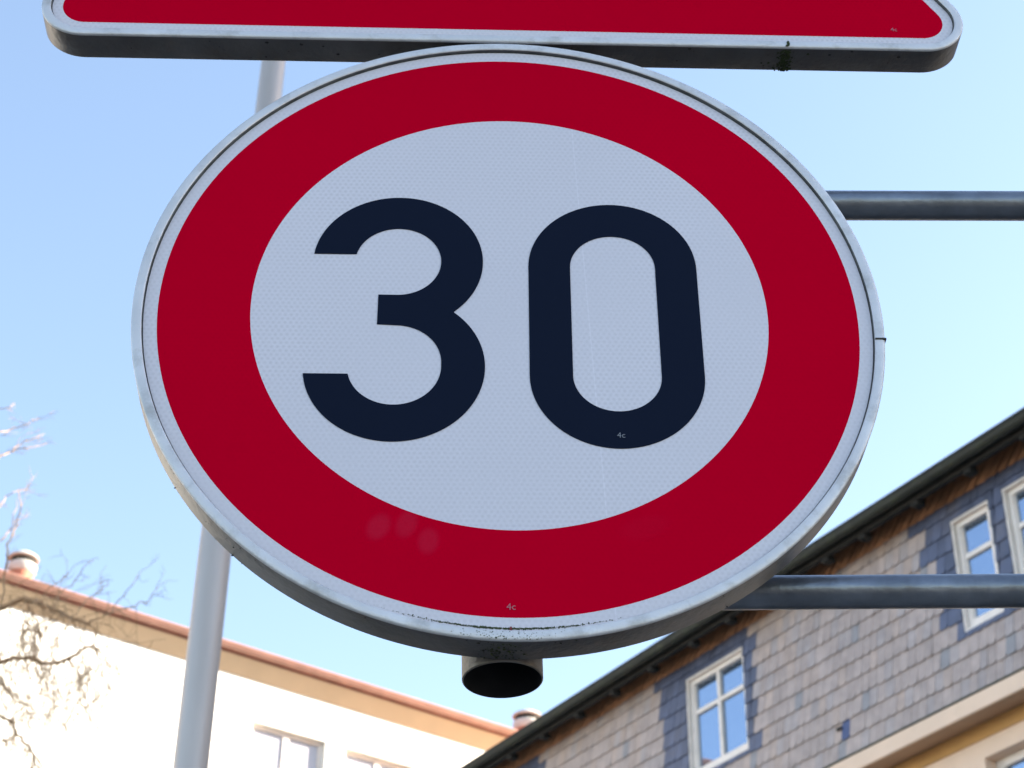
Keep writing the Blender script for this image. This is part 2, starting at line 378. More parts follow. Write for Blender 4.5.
# ---- the triangular sign above
TB = .3032                                   # its lower edge, above the centre of the round sign
ts = thing('warning_sign', 'large triangular sign with red border, cut off by the top edge', 'traffic sign', sign_mw(SC0 + ey*TB + ex*.005))
def rtri(hs, zc, r, y, n=24):
    """rounded triangle: corner centres at (+-hs, zc) and apex"""
    cs = [((hs, zc), -90, 30), ((0, zc+hs*math.sqrt(3)), 30, 150), ((-hs, zc), 150, 270)]
    out = []
    for (c_, a0, a1) in cs:
        out += [(c_[0]+r*math.cos(R(a0+(a1-a0)*i/n)), y, c_[1]+r*math.sin(R(a0+(a1-a0)*i/n))) for i in range(n+1)]
    return out
HS, RC = .380, .040
tf = lambda off, y: rtri(HS, RC, RC-off, y)
b, c, gk = rim_profile(tf, None); gk.build('rim_groove', M_['groove'], ts); b.build('rim', M_['alu'], ts, 60); c.build('flange', M_['alu_side'], ts, 50)
inn = rtri(.270, RC+.2194-.156, .015, 0)
b = MB(); b.loft([tf(.0185, 0), tf(.0092, 0), tf(.0090, .0012)], smooth=False); b.build('white_border', M_['white_sheet'], ts)
b = MB(); b.loft([inn, tf(.0185, 0)], smooth=False); b.build('red_border', M_['red_sheet'], ts)
b = MB(); b.add(inn, [tuple(range(len(inn)))]); b.build('white_face', M_['white_sheet'], ts)
b = MB(); q = tf(.0070, .0014); q2 = tf(.0070, .0032); b.add(q, [tuple(range(len(q)))]); b.add(q2, [tuple(range(len(q2)))]); b.build('plate', M_['alu_side'], ts)
text('maker_mark', '4c', .0068, .3515, .0268, -.0003, M_['mark'], ts)
P = []
for i in range(260):
    x = .2525+rnd.gauss(0, .0016)*(1+1.2*rnd.random()); y = rnd.random()*.026
    if y < .006 and rnd.random() < .5: y = rnd.random()*.02
    P.append((x + (.01*rnd.gauss(0, 1) if rnd.random() < .07 else 0), y, -.0002, .0004+.0012*rnd.random()**2))
b = MB()
for (x, y, z, s) in P:
    n = 5; a0 = rnd.random()*6
    vs = [(x+s*math.cos(a0+2*math.pi*k/n), y+s*math.sin(a0+2*math.pi*k/n), z) for k in range(n)] + [(x, y, z-s*.7)]
    b.add(vs, [(k, (k+1) % n, n) for k in range(n)]+[tuple(range(n))[::-1]])
for i in range(24):
    x = .2535+rnd.gauss(0, .0006); z = rnd.random()*.006; s = .0005
    b.box(x-s, x+s, -.0044, -.0036, z, z+.0012)
o = b.build('moss_growth', M_['moss'], ts); o['kind'] = 'stuff'
b = MB()
for i in range(60):
    x = rnd.uniform(-.36, .36); y = rnd.random()*.024; s = .0003+.0012*rnd.random()**4
    vs = [(x+s*1.4*math.cos(2*math.pi*k/5), y+s*math.sin(2*math.pi*k/5), -.0002) for k in range(5)] + [(x, y, -.0002-s*.4)]
    b.add(vs, [(k, (k+1) % 5, 5) for k in range(5)]+[(4, 3, 2, 1, 0)])
o = b.build('grime_spots', M_['soot'], ts); o['kind'] = 'stuff'

# ---- tubular frame that carries both signs: open post, two thin arms, mast out of view
fr = thing('sign_frame', 'grey tube frame behind the signs, with an open post end and two thin arms', 'sign post', Matrix.Translation((1.35, 1.33, 0)))
F0 = Vector((1.35, 1.33, 0))
bot = Vector((-.004, 1.2640, .5905+EYE)); top = bot + ey*1.30
def hollow(p0, p1, ro_, ri, n=64):
    p0 = Vector(p0); p1 = Vector(p1); d = (p1-p0).normalized(); a = d.cross(Vector((0, 1, 0))).normalized(); b_ = a.cross(d)
    ring = lambda p, r_: [p + (a*math.cos(2*math.pi*k/n)+b_*math.sin(2*math.pi*k/n))*r_ for k in range(n)]
    o_ = MB(); o_.loft([ring(p0, ri), ring(p0+d*.0004, ro_-.0004), ring(p0+d*.0010, ro_), ring(p1, ro_), ring(p1+d*.006, ro_*.6), ring(p1+d*.007, .0005)])
    i_ = MB(); i_.loft([ring(p0+d*.0002, ri), ring(p1-d*.02, ri-.0002), ring(p1-d*.019, .0005)])
    return o_, i_
o_, i_ = hollow(bot-F0, top-F0, .0300, .0288)
po = o_.build('post', M_['galv_post'], fr); i_.build('tube_lining', M_['dark_in'], po)
b = MB(); b.tube([Vector((0.01, 1.300, 1.0715+EYE))-F0, Vector((.45, 1.300, 1.0775+EYE))-F0, Vector((1.35, 1.300, 1.085+EYE))-F0], .0134, 40); b.build('arm', M_['galv'], fr)
b = MB(); b.tube([Vector((0.01, 1.300, .6805+EYE))-F0, Vector((.402, 1.300, .6895+EYE))-F0, Vector((1.35, 1.300, .708+EYE))-F0], .0134, 40); b.build('arm', M_['galv'], fr)
b = MB(); b.tube([(0, 0, 0), (0, 0, 3.9)], .038, 40); b.build('mast', M_['galv'], fr)
for z in (1.0790, .7040):
    b = MB(); b.tube([Vector((1.35, 1.33, z+EYE-.03))-F0, Vector((1.35, 1.33, z+EYE+.03))-F0], .0425, 40); b.build('clamp', M_['galv'], fr)
for k in (.12, .44, .80, 1.15):
    pc = bot + ey*k - F0; b = MB(); b.tube([pc-ey*.014, pc+ey*.014], .0322, 40); b.build('clamp', M_['galv'], fr)

# ---- grey pole further back, passing behind the sign on the left
lp = thing('lamp_post', 'tall pale grey metal pole rising behind the left side of the round sign', 'pole', Matrix.Translation((-.982, 5.5, 0)))
b = MB(); b.tube([(0, 0, 0), (0, 0, 1.2), (0, 0, 3.9), (0, 0, 4.6), (.012, 0, 6.9), (.02, 0, 8.4)], [.056, .0555, .0545, .0543, .0475, .043], 48); b.build('pole', M_['lamp_post'], lp)
b = MB(); b.tube([(0, 0, 0), (0, 0, .5)], .075, 40); b.build('base_sleeve', M_['lamp_post'], lp)
b = MB(); b.tube([(.02, 0, 8.4), (.02, 0, 8.43), (.02, 0, 8.46)], [.05, .048, .01], 40); b.build('end_cap', M_['lamp_post'], lp)

# ================================================================ BUILDINGS
def wall_sheet(x0, x1, z0, z1, holes, y=0., depth=.12, mb=None):
    """front sheet with real openings and their reveals; holes (x0,x1,z0,z1)"""
    b = mb or MB(); xs = sorted({x0, x1, *[h[0] for h in holes], *[h[1] for h in holes]}); zs = sorted({z0, z1, *[h[2] for h in holes], *[h[3] for h in holes]})
    xs = [x for x in xs if x0 <= x <= x1]; zs = [z for z in zs if z0 <= z <= z1]
    for i in range(len(xs)-1):
        for j in range(len(zs)-1):
            mx, mz = (xs[i]+xs[i+1])/2, (zs[j]+zs[j+1])/2
            if any(h[0] < mx < h[1] and h[2] < mz < h[3] for h in holes): continue
            b.add([(xs[i], y, zs[j]), (xs[i+1], y, zs[j]), (xs[i+1], y, zs[j+1]), (xs[i], y, zs[j+1])], [(0, 1, 2, 3)])
    for h in holes:
        a, c_, d_, e_ = h; Y = y+depth
        b.add([(a,y,d_),(a,y,e_),(a,Y,e_),(a,Y,d_)], [(0,1,2,3)]); b.add([(c_,y,d_),(c_,y,e_),(c_,Y,e_),(c_,Y,d_)], [(0,1,2,3)])
        b.add([(a,y,e_),(c_,y,e_),(c_,Y,e_),(a,Y,e_)], [(0,1,2,3)]); b.add([(a,y,d_),(c_,y,d_),(c_,Y,d_),(a,Y,d_)], [(0,1,2,3)])
    return b
def window(parent, x0, x1, z0, z1, y, mull=True, trans=None, fw_=.07, fb=.10, gl='glass', paint='white_paint', mw_=.055, curtain=False, arch=False):
    """casement: frame with mullion and transom; pane behind"""
    b = MB(); d = .05
    b.box(x0, x0+fw_, y, y+d, z0, z1); b.box(x1-fw_, x1, y, y+d, z0, z1)
    b.box(x0+fw_, x1-fw_, y, y+d, z1-fw_, z1); b.box(x0+fw_, x1-fw_, y, y+d, z0, z0+fb)
    # inner sash, a little set back
    s = .016
    b.box(x0+fw_, x0+fw_+s, y+.012, y+d, z0+fb, z1-fw_); b.box(x1-fw_-s, x1-fw_, y+.012, y+d, z0+fb, z1-fw_)
    xm = (x0+x1)/2
    if trans: b.box(x0+fw_+s, x1-fw_-s, y+.006, y+d-.002, trans-.022, trans+.022)
    if mull:
        if trans:
            b.box(xm-mw_/2, xm+mw_/2, y+.003, y+d-.001, trans+.022, z1-fw_); b.box(xm-mw_/2, xm+mw_/2, y+.003, y+d-.001, z0+fb, trans-.022)
        else: b.box(xm-mw_/2, xm+mw_/2, y+.003, y+d-.001, z0+fb, z1-fw_)
    wdw = b.build('window', M_[paint], parent); bevel(wdw, .004, 2)
    b = MB(); b.box(x0+fw_*.5, x1-fw_*.5, y+.030, y+.036, z0+fb*.5, z1-fw_*.5); b.build('pane', M_[gl], wdw)
    return wdw

# ---------------- slate hung house on the right
E_ = EYE
sh = thing('slate_house', 'house on the right with grey slate hung wall, white windows and dark mossy eaves', 'house', MWR)
X = lambda s: -s
XA, XB = -18.6, 8.0                          # far end and near end of the house along its front
zS0, zS1 = 6.15+E_, 7.845+E_                 # slate hung storey
wins = [(12.215, 13.065, 6.68, 7.665, True), (9.030, 9.440, 6.68, 7.655, False), (7.99, 8.850, 6.68, 7.665, True), (15.80, 16.65, 6.68, 7.665, True),
        (4.6, 5.45, 6.68, 7.665, True), (1.2, 2.05, 6.68, 7.665, True), (-2.4, -1.55, 6.68, 7.665, True)]
holes = [(X(b1), X(a1), z0+E_, z1+E_) for a1, b1, z0, z1, m_ in wins]
wall_sheet(XA, XB, zS0-.1, zS1+.25, holes, y=.012, depth=.11).build('slate_backing', M_['under'], sh)
# reveal liners, painted white
for (a, c_, d_, e_) in holes:
    b = MB(); b.box(a-.012, a+.006, .0, .10, d_-.012, e_+.012); b.box(c_-.006, c_+.012, .0, .10, d_-.012, e_+.012)
    b.box(a+.006, c_-.006, .0, .10, e_-.006, e_+.012); b.box(a+.006, c_-.006, .0, .10, d_-.012, d_+.006)
    b.build('window_lining', M_['white_paint'], sh)
for (a, c_, d_, e_), wn in zip(holes, wins):
    window(sh, a+.007, c_-.007, d_+.007, e_-.007, .038, mull=wn[4], trans=7.325+E_, fw_=.045, fb=.080, mw_=.045)
# individual slates
rnd = random.Random(11)
sb = MB(); pitch = .158
PATCH = (10.95, 6.44)
def in_blue(s, z):
    if 12.06 < s < 13.48 and z > (6.62 if s < 12.6 else 6.45): return True
    if 5.6 < s < 9.66-(.12 if z < 6.8 else 0)+(.12 if z > 7.35 else 0)+(.16 if z > 7.65 else 0) and z > 6.66: return True
    if 15.62 < s < 17.0 and z > 6.5: return True
    if 0.9 < s < 2.4 and z > 6.55 or -2.7 < s < -1.2 and z > 6.55: return True
    return False
row = 0; z = zS0-.005
while z < zS1-.02:
    h = min(pitch*rnd.uniform(.98, 1.02), zS1-z) if z < zS1-1.25*pitch else zS1-z
    x = XA - rnd.random()*.12
    while x < XB:
        wd = rnd.uniform(.080, .112); x1 = x+wd
        s = -(x+wd/2) + (.035 if row % 2 else -.035) + rnd.gauss(0, .012); zr = z-E_+h/2
        cxm = x+wd/2
        ztop = min(z+h+.035, zS1+.03)
        rects = [(x, x1, z, ztop)]; G = .013
        for h_ in holes:
            out = []
            for (p0, p1, q0, q1) in rects:
                a0, a1, c0_, c1_ = h_[0]-G, h_[1]+G, h_[2]-G, h_[3]+G
                if p1 <= a0 or p0 >= a1 or q1 <= c0_ or q0 >= c1_: out.append((p0, p1, q0, q1)); continue
                if p0 < a0: out.append((p0, a0, q0, q1))
                if p1 > a1: out.append((a1, p1, q0, q1))
                m0, m1 = max(p0, a0), min(p1, a1)
                if q1 > c1_: out.append((m0, m1, c1_, q1))
                if q0 < c0_: out.append((m0, m1, q0, c0_))
            rects = out
        blue = in_blue(s, zr)
        if blue: k = rnd.uniform(.82, 1.18); col = (.082*k, .100*k, .168*k)
        else:
            k = rnd.uniform(.90, 1.10); q_ = rnd.random()
            col = (.400*k, .325*k, .305*k) if q_ < .65 else ((.370*k, .318*k, .315*k) if q_ < .85 else (.415*k, .325*k, .290*k))
            if rnd.random() < .04: col = (.27, .262, .28)
        if abs(-(x+wd/2)-PATCH[0]) < .068 and abs(zr-PATCH[1]) < .07: col = (.050, .080, .20)
        for (xa_, xb_, za_, zb_) in rects:
            if xb_-xa_ < .006 or zb_-za_ < .006: continue
            g_ = .0018; lean = .020; c0 = .026
            yb, yt = -.012-rnd.random()*.004, .002
            full = abs(xa_-x) < 1e-6 and abs(xb_-x1) < 1e-6 and za_ == z
            zs_ = za_+(rnd.uniform(-.004, .004) if za_ == z else 0)
            if not full: poly = [(xa_+g_*.3, zs_), (xb_-g_*.3, zs_), (xb_-g_*.3, zb_), (xa_+g_*.3, zb_)]
            else: poly = [(xa_+g_+c0*.9, zs_-.004), (xb_-g_-.010, zs_), (xb_-g_, zs_+.010), (xb_-g_+lean, zb_), (xa_+g_+lean, zb_), (xa_+g_+.002, zs_+c0*1.0), (xa_+g_+c0*.3, zs_+c0*.3)]
            if full and any(h_[0]-G < xb_+lean and h_[0] > xa_ and h_[2] < zb_ and h_[3] > z for h_ in holes): poly = [(px if px < h_max else h_max, pz) for h_max in [min(h_[0]-G for h_ in holes if h_[0] > xa_ and h_[2] < zb_ and h_[3] > z)] for px, pz in poly]
            H_ = ztop-z
            fy = lambda zz: yb + (yt-yb)*(zz-z)/H_
            n = len(poly)
            vs = [(px, fy(pz), pz) for px, pz in poly] + [(px, fy(pz)+.007, pz) for px, pz in poly]
            sb.add(vs, [tuple(range(n)), tuple(range(n, 2*n))[::-1]] + [(k_, n+k_, n+(k_+1) % n, (k_+1) % n) for k_ in range(n)], col)
        x = x1
    z += h; row += 1
sb.build('slate_cladding', M_['slate'], sh)
b = MB(); b.box(-11.02, -10.955, -.018, -.013, 6.40+E_, 6.43+E_); b.build('slate_hole', M_['soot'], sh)
# lead flashing under the slates, cornice, frieze, rendered wall
b = MB(); b.loft([[(XA, y, z_), (XB, y, z_)] for y, z_ in ((.02, zS0+.02), (-.025, zS0-.003), (-.252, 5.998+E_+.010), (-.256, 5.998+E_+.002), (-.02, zS0-.05))], closed=False, smooth=False)
b.build('flashing', M_['green_lead'], sh)
b = MB()
prof = [(.03, 5.990), (-.246, 5.990), (-.25, 5.985), (-.25, 5.862), (-.246, 5.855), (-.238, 5.853), (.03, 5.893)]
b.loft([[(XA, y, z_+E_), (XB, y, z_+E_)] for y, z_ in prof], closed=False, smooth=False)
for xx in (XA, XB): b.add([(xx, y, z_+E_) for y, z_ in prof], [tuple(range(len(prof)))])
b.build('cornice', M_['cream'], sh)
b = MB(); b.add([(XA+.01, -.235, 5.850+E_), (XB-.01, -.235, 5.850+E_), (XB-.01, -.005, 5.884+E_), (XA+.01, -.005, 5.884+E_)], [(0, 1, 2, 3)]); b.build('cornice_shade', M_['shaded_cream'], sh)  # sheet over the cream underside, coloured as its shade
b = MB(); b.box(XA, XB, -.004, .03, 5.765+E_, 5.883+E_); b.build('frieze', M_['ochre'], sh)
lw = []
for k in range(-4, 5):
    s0 = 8.42+2.35*k
    if -XB < s0-.3 and s0+1.3 < -XA: lw += [(X(s0+1.02), X(s0), 3.95+E_, 5.62+E_), (X(s0+1.02), X(s0), 1.0, 2.75)]
wall_sheet(XA, XB, 0, 5.766+E_, lw, y=.01, depth=.16).build('rendered_wall', M_['cream'], sh)
for (a, c_, d_, e_) in lw:
    if a > -13 : pass
    window(sh, a+.002, c_-.002, d_+.002, e_-.002, .12, trans=e_-.5, fw_=.07)
# gable ends and back
b = MB(); WD = 9.; ZE = 7.98+E_; ZR = ZE+3.6
for xx in (XA, XB):
    b.add([(xx, .011, 0), (xx, WD, 0), (xx, WD, ZE), (xx, WD/2, ZR-.05), (xx, .011, ZE)], [(0, 1, 2, 3, 4)])
b.add([(XA, WD, 0), (XB, WD, 0), (XB, WD, ZE), (XA, WD, ZE)], [(0, 1, 2, 3)])
b.build('side_wall', M_['cream'], sh)
# brown shingle band at the wall head, eaves boarding coloured black for its shadow, rafter ends, gutter
b = MB(); x = XA; rnd = random.Random(5)
while x < XB-.3:
    wd = rnd.uniform(.095, .125); k = rnd.uniform(.95, 1.25); z0 = 7.832+E_+rnd.uniform(-.004, .004); ln = .24; y0 = -.010-rnd.random()*.008
    vs = [(x+.004, y0-.010, z0), (x+wd-.030, y0-.004, z0), (x+wd-.030+ln, y0-.004, z0+ln), (x+.004+ln, y0-.010, z0+ln)]
    vs2 = [(p[0], p[1]+.012, p[2]) for p in vs]
    b.add(vs+vs2, [(0, 1, 2, 3), (7, 6, 5, 4), (0, 4, 5, 1), (1, 5, 6, 2), (2, 6, 7, 3), (3, 7, 4, 0)], (.40*k, .19*k, .095*k)); x += wd
b.build('shingle_band', M_['soffit_brown'], sh)
b = MB(); b.box(XA, XB, -.262, .010, 8.035+E_, 8.05+E_); b.box(XA, XB, -.272, -.222, 7.835+E_, 7.93+E_); b.build('fascia', M_['black_wood'], sh)
gx = [X(s) for s in (8.962, 9.571, 10.224, 10.709, 11.40, 12.08, 12.645)]
xx = gx[-1]-.66
while xx > XA: gx.append(xx); xx -= .64
xx = gx[0]+.62
while xx < XB: gx.append(xx); xx += .62
for xx in gx:
    b = MB(); b.box(xx-.045, xx+.045, -.262, -.165, 7.800+E_, 7.860+E_)
    o = b.build('rafter_end', M_['black_wood'], sh); bevel(o, .012)
b = MB(); n = 14; gr_ = .053; gy, gz = -.334, 7.914+E_
ring = lambda xx, r_: [(xx, gy+r_*math.cos(math.pi+math.pi*k/n), gz+r_*math.sin(math.pi+math.pi*k/n)) for k in range(n+1)]
segs = [XA+.0]; 
while segs[-1] < XB-1.5: segs.append(segs[-1]+1.45)
segs.append(XB)
b.loft([ring(x_, gr_) for x_ in segs], closed=False); b.loft([ring(x_, gr_-.004) for x_ in segs], closed=False)
gu = b.build('gutter', M_['gutter'], sh)
b = MB(); b.tube([(XA, gy-gr_, gz), (XB, gy-gr_, gz)], .009, 10); b.build('gutter_bead', M_['gutter'], gu)
for x_ in segs[1:-1]:
    b = MB(); b.loft([ring(x_-.02, gr_+.004), ring(x_+.02, gr_+.004)], closed=False); b.build('gutter_joint', M_['gutter'], gu)
b = MB()
RY0 = -.29; RZ0 = 7.925+E_
for t0, t1 in ((RY0, WD/2), (WD+.33, WD/2)):
    zt = ZR
    v = [(XA-.15, t0, RZ0), (XB+.15, t0, RZ0), (XB+.15, t1, zt), (XA-.15, t1, zt)]
    v2 = [(p[0], p[1], p[2]+.05) for p in v]
    b.add(v+v2, [(0, 1, 2, 3), (7, 6, 5, 4), (0, 4, 5, 1), (1, 5, 6, 2), (2, 6, 7, 3), (3, 7, 4, 0)])
b.build('roof', M_['roof_dark'], sh)

# ---------------- pale plastered block on the left
ph = thing('plastered_block', 'sunlit white plastered building at lower left with tan eaves and salmon roof edge', 'building', MWL)
LA, LB = -16., 24.
pw = [(10.50, 11.600, 8.05, 9.835), (11.905, 13.0, 8.05, 9.835)]
pitchw = 4.6
lwn = []
for k in range(-5, 3):
    for (a, c_, d_, e_) in pw:
        a2, c2 = a+pitchw*k, c_+pitchw*k
        if LA+.5 < a2 and c2 < LB-.5 and not (-1.2 < a2 < 9.6):
            for dz in (0, -3.1, -6.2): lwn.append((a2, c2, d_+E_+dz, e_+E_+dz))
wall_sheet(LA, LB, 0, 10.40+E_, lwn, y=0, depth=.15).build('wall', M_['plaster'], ph)
for (a, c_, d_, e_) in lwn:
    if e_ > 10:
        b = MB(); b.box(a-.12, a-.07, -.007, .004, d_, e_+.40); b.box(c_+.07, c_+.12, -.007, .004, d_, e_+.40); b.box(a-.07, c_+.07, -.007, .004, e_+.35, e_+.40)
        b.build('window_surround', M_['plaster'], ph)
for (a, c_, d_, e_) in lwn:
    wd = window(ph, a+.003, c_-.003, d_+.003, e_-.003, .075, trans=None, fw_=.045, gl='pane_pale', mw_=.09)
    if e_ > 10:
        b = MB(); xm = (a+c_)/2-.12
        b.box(a+.04, c_-.04, .132, .140, d_+.02, e_-.02); b.build('curtain', M_['curtain'], wd)
b = MB()
for xx in (LA, LB): b.add([(xx, 0, 0), (xx, 11, 0), (xx, 11, 10.5+E_), (xx, 0, 10.5+E_)], [(0, 1, 2, 3)])
b.add([(LA, 11, 0), (LB, 11, 0), (LB, 11, 10.5+E_), (LA, 11, 10.5+E_)], [(0, 1, 2, 3)]); b.build('side_wall', M_['plaster'], ph)
prof = [(.02, 10.385), (-.02, 10.390), (-.06, 10.44), (-.15, 10.555), (-.165, 10.575), (.02, 10.580)]
b = MB(); b.loft([[(LA-.3, y, z_+E_), (LB+.3, y, z_+E_)] for y, z_ in prof], closed=False, smooth=False)
for xx in (LA-.3, LB+.3): b.add([(xx, y, z_+E_) for y, z_ in prof], [tuple(range(len(prof)))])
b.build('eaves', M_['tan'], ph)
b = MB(); b.box(LA-.3, LB+.3, -.162, -.02, 10.583+E_, 10.66+E_); b.build('fascia', M_['copper'], ph)
b = MB(); gy, gz, gr_ = -.225, 10.668+E_, .060
ring = lambda xx, r_: [(xx, gy+r_*math.cos(math.pi+math.pi*k/n), gz+r_*math.sin(math.pi+math.pi*k/n)) for k in range(n+1)]
b.loft([ring(LA-.3, gr_), ring(LB+.3, gr_)], closed=False); b.loft([ring(LA-.3, gr_-.005), ring(LB+.3, gr_-.005)], closed=False)
gu = b.build('gutter', M_['copper'], ph)
b = MB(); b.tube([(LA-.3, gy-gr_, gz), (LB+.3, gy-gr_, gz)], .012, 10); b.build('gutter_bead', M_['copper'], gu)
b = MB(); v = [(LA-.3, -.19, 10.665+E_), (LB+.3, -.19, 10.665+E_), (LB+.3, 5.5, 12.5+E_), (LA-.3, 5.5, 12.5+E_), (LB+.3, 11.3, 10.60+E_), (LA-.3, 11.3, 10.60+E_)]
b.add(v, [(0, 1, 2, 3), (3, 2, 4, 5)]); v2 = [(p[0], p[1], p[2]+.06) for p in v]; b.add(v2, [(0, 1, 2, 3), (3, 2, 4, 5)]); 
b.add([v[0], v[1], v2[1], v2[0]], [(0, 1, 2, 3)])
rf_ = b.build('roof', M_['tile'], ph)
def vent(x, y, z, r_):
    b = MB(); b.tube([(x, y, z-.5), (x, y, z+.06)], r_*.82, 32); v_ = b.build('roof_vent', M_['tile'], rf_)
    b = MB(); b.tube([(x, y, z+.02), (x, y, z+.06), (x, y, z+.13), (x, y, z+.15)], [r_*.86, r_*1.0, r_*1.0, r_*.9], 32); g2 = MB(); g2.tube([(x, y, z+.145), (x, y, z+.22)], r_*.86, 24); g2.build('vent_slot', M_['soot'], rf_)
    b.tube([(x, y, z+.220), (x, y, z+.230), (x, y, z+.26), (x, y, z+.30), (x, y, z+.31)], [r_*1.0, r_*1.08, r_*1.0, r_*.7, r_*.1], 32)
    b.build('vent_cap', M_['vent'], rf_)
vent(7.50, 1.0, 11.38+E_, .185); vent(15.62, 1.0, 11.40+E_, .21)

# ================================================================ TREE (bare, off the left edge)
tr = thing('bare_tree', 'leafless tree whose sunlit drooping twigs reach in at the left edge', 'tree', Matrix.Translation((-5.6, 9.4, 0)))
T0 = Vector((-5.6, 9.4, 0))
LIMBS = {
 'A': [(-3.42, 9.72, 6.34), (-3.09, 9.54, 6.37), (-2.92, 9.66, 6.52), (-2.73, 9.48, 6.49), (-2.68, 9.60, 6.52), (-2.63, 9.72, 6.55), (-2.46, 9.54, 6.41), (-2.40, 9.66, 6.43)],
 'A2': [(-2.40, 9.66, 6.43), (-2.29, 9.48, 6.38), (-2.26, 9.60, 6.50), (-2.26, 9.72, 6.62), (-2.16, 9.54, 6.62), (-2.14, 9.66, 6.78)],
 'A3': [(-2.30, 9.58, 6.45), (-2.20, 9.70, 6.55), (-2.17, 9.82, 6.64), (-2.07, 9.64, 6.58), (-2.06, 9.76, 6.73)],
 'A4': [(-2.33, 9.38, 6.29), (-2.32, 9.50, 6.30), (-2.33, 9.62, 6.27), (-2.27, 9.44, 6.15), (-2.27, 9.56, 6.11)],
 'A5': [(-2.70, 9.38, 6.43), (-2.70, 9.50, 6.42), (-2.68, 9.62, 6.42), (-2.63, 9.44, 6.24), (-2.68, 9.56, 6.24)],
 'B': [(-3.01, 9.18, 5.79), (-2.86, 9.30, 5.95), (-2.79, 9.42, 6.07), (-2.69, 9.24, 6.00), (-2.64, 9.36, 6.07), (-2.53, 9.18, 5.97), (-2.51, 9.30, 6.01), (-2.43, 9.42, 6.09), (-2.32, 9.24, 6.05), (-2.28, 9.36, 6.15)],
 'B2': [(-2.27, 9.30, 6.12), (-2.25, 9.42, 6.11), (-2.18, 9.24, 5.93), (-2.16, 9.36, 5.89)],
 'B3': [(-2.40, 9.30, 6.03), (-2.37, 9.42, 6.04), (-2.29, 9.24, 5.87), (-2.28, 9.36, 5.84)],
 'C': [(-2.87, 9.26, 6.09), (-2.69, 9.08, 5.86), (-2.65, 9.20, 5.79), (-2.61, 9.32, 5.79), (-2.51, 9.14, 5.65), (-2.53, 9.26, 5.63)],
 'D': [(-2.77, 8.94, 5.63), (-2.64, 9.06, 5.60), (-2.52, 8.88, 5.48), (-2.51, 9.00, 5.46), (-2.49, 9.12, 5.46), (-2.38, 8.94, 5.29), (-2.35, 9.06, 5.27)],
 'F': [(-3.11, 10.02, 6.50), (-2.97, 9.84, 6.67), (-3.02, 9.96, 6.90), (-2.97, 9.78, 6.94), (-3.02, 9.90, 7.08), (-3.02, 10.02, 7.28), (-2.96, 9.84, 7.29), (-3.03, 9.96, 7.49)],
 'G': [(-3.67, 10.26, 7.92), (-3.37, 10.08, 7.92), (-3.29, 10.20, 8.05), (-3.21, 10.32, 8.18), (-3.10, 10.14, 8.10), (-3.08, 10.26, 8.21)],
 'G2': [(-3.33, 10.08, 7.70), (-3.26, 10.20, 7.87), (-3.23, 10.32, 7.99), (-3.08, 10.14, 7.91), (-2.99, 10.26, 8.02)],
 'G3': [(-3.48, 10.30, 8.28), (-3.39, 10.42, 8.39), (-3.27, 10.24, 8.28), (-3.28, 10.36, 8.38)],
 'G4': [(-3.19, 10.20, 7.92), (-3.18, 10.32, 8.05), (-3.07, 10.14, 7.97), (-3.02, 10.26, 8.09)],
 'H': [(-3.21, 9.98, 7.28), (-3.17, 10.10, 7.46), (-3.17, 10.22, 7.59), (-3.08, 10.04, 7.52), (-3.03, 10.16, 7.61)],
 'I': [(-3.22, 9.88, 6.95), (-3.10, 10.00, 7.14), (-3.09, 10.12, 7.30), (-3.02, 9.94, 7.30), (-3.06, 10.06, 7.48)],
 'J': [(-2.59, 9.58, 6.48), (-2.60, 9.70, 6.63), (-2.58, 9.82, 6.76), (-2.47, 9.64, 6.78), (-2.45, 9.76, 6.90)],
 'K': [(-2.73, 9.80, 6.63), (-2.74, 9.92, 6.77), (-2.62, 9.74, 6.75), (-2.61, 9.86, 6.87)],
 'M': [(-2.45, 9.48, 6.38), (-2.43, 9.60, 6.53), (-2.40, 9.72, 6.65), (-2.31, 9.54, 6.60), (-2.33, 9.66, 6.71)],
 'N': [(-2.75, 9.28, 6.01), (-2.77, 9.40, 6.17), (-2.75, 9.52, 6.28), (-2.62, 9.34, 6.24), (-2.60, 9.46, 6.36)],
 'O': [(-3.09, 9.78, 6.70), (-3.02, 9.90, 6.83), (-2.98, 10.02, 6.86), (-2.83, 9.84, 6.82), (-2.81, 9.96, 6.96)],
 'Q': [(-2.62, 9.28, 6.04), (-2.69, 9.40, 6.20), (-2.71, 9.52, 6.34), (-2.70, 9.34, 6.34), (-2.71, 9.46, 6.48)],
 'S': [(-2.51, 9.28, 6.00), (-2.51, 9.40, 6.14), (-2.53, 9.52, 6.28), (-2.44, 9.34, 6.24), (-2.46, 9.46, 6.37)],
}
rnd = random.Random(21)
tb = MB()
def limb(pts, r0, r1, n=5, mb=tb):
    m = len(pts); mb.tube([Vector(p)-T0 for p in pts], [r0+(r1-r0)*i/(m-1) for i in range(m)], n, cap=False)
def smooth_pts(pts, sub=3, jit=.006):
    pts = [Vector(p) for p in pts]; out = []
    for i in range(len(pts)-1):
        p0 = pts[max(i-1, 0)]; p1 = pts[i]; p2 = pts[i+1]; p3 = pts[min(i+2, len(pts)-1)]
        for k in range(sub):
            t = k/sub
            q = .5*((2*p1)+(p2-p0)*t+(2*p0-5*p1+4*p2-p3)*t*t+(3*p1-p0-3*p2+p3)*t**3)
            out.append(q+Vector((rnd.gauss(0, jit), rnd.gauss(0, jit), rnd.gauss(0, jit))))
    return out+[pts[-1]]
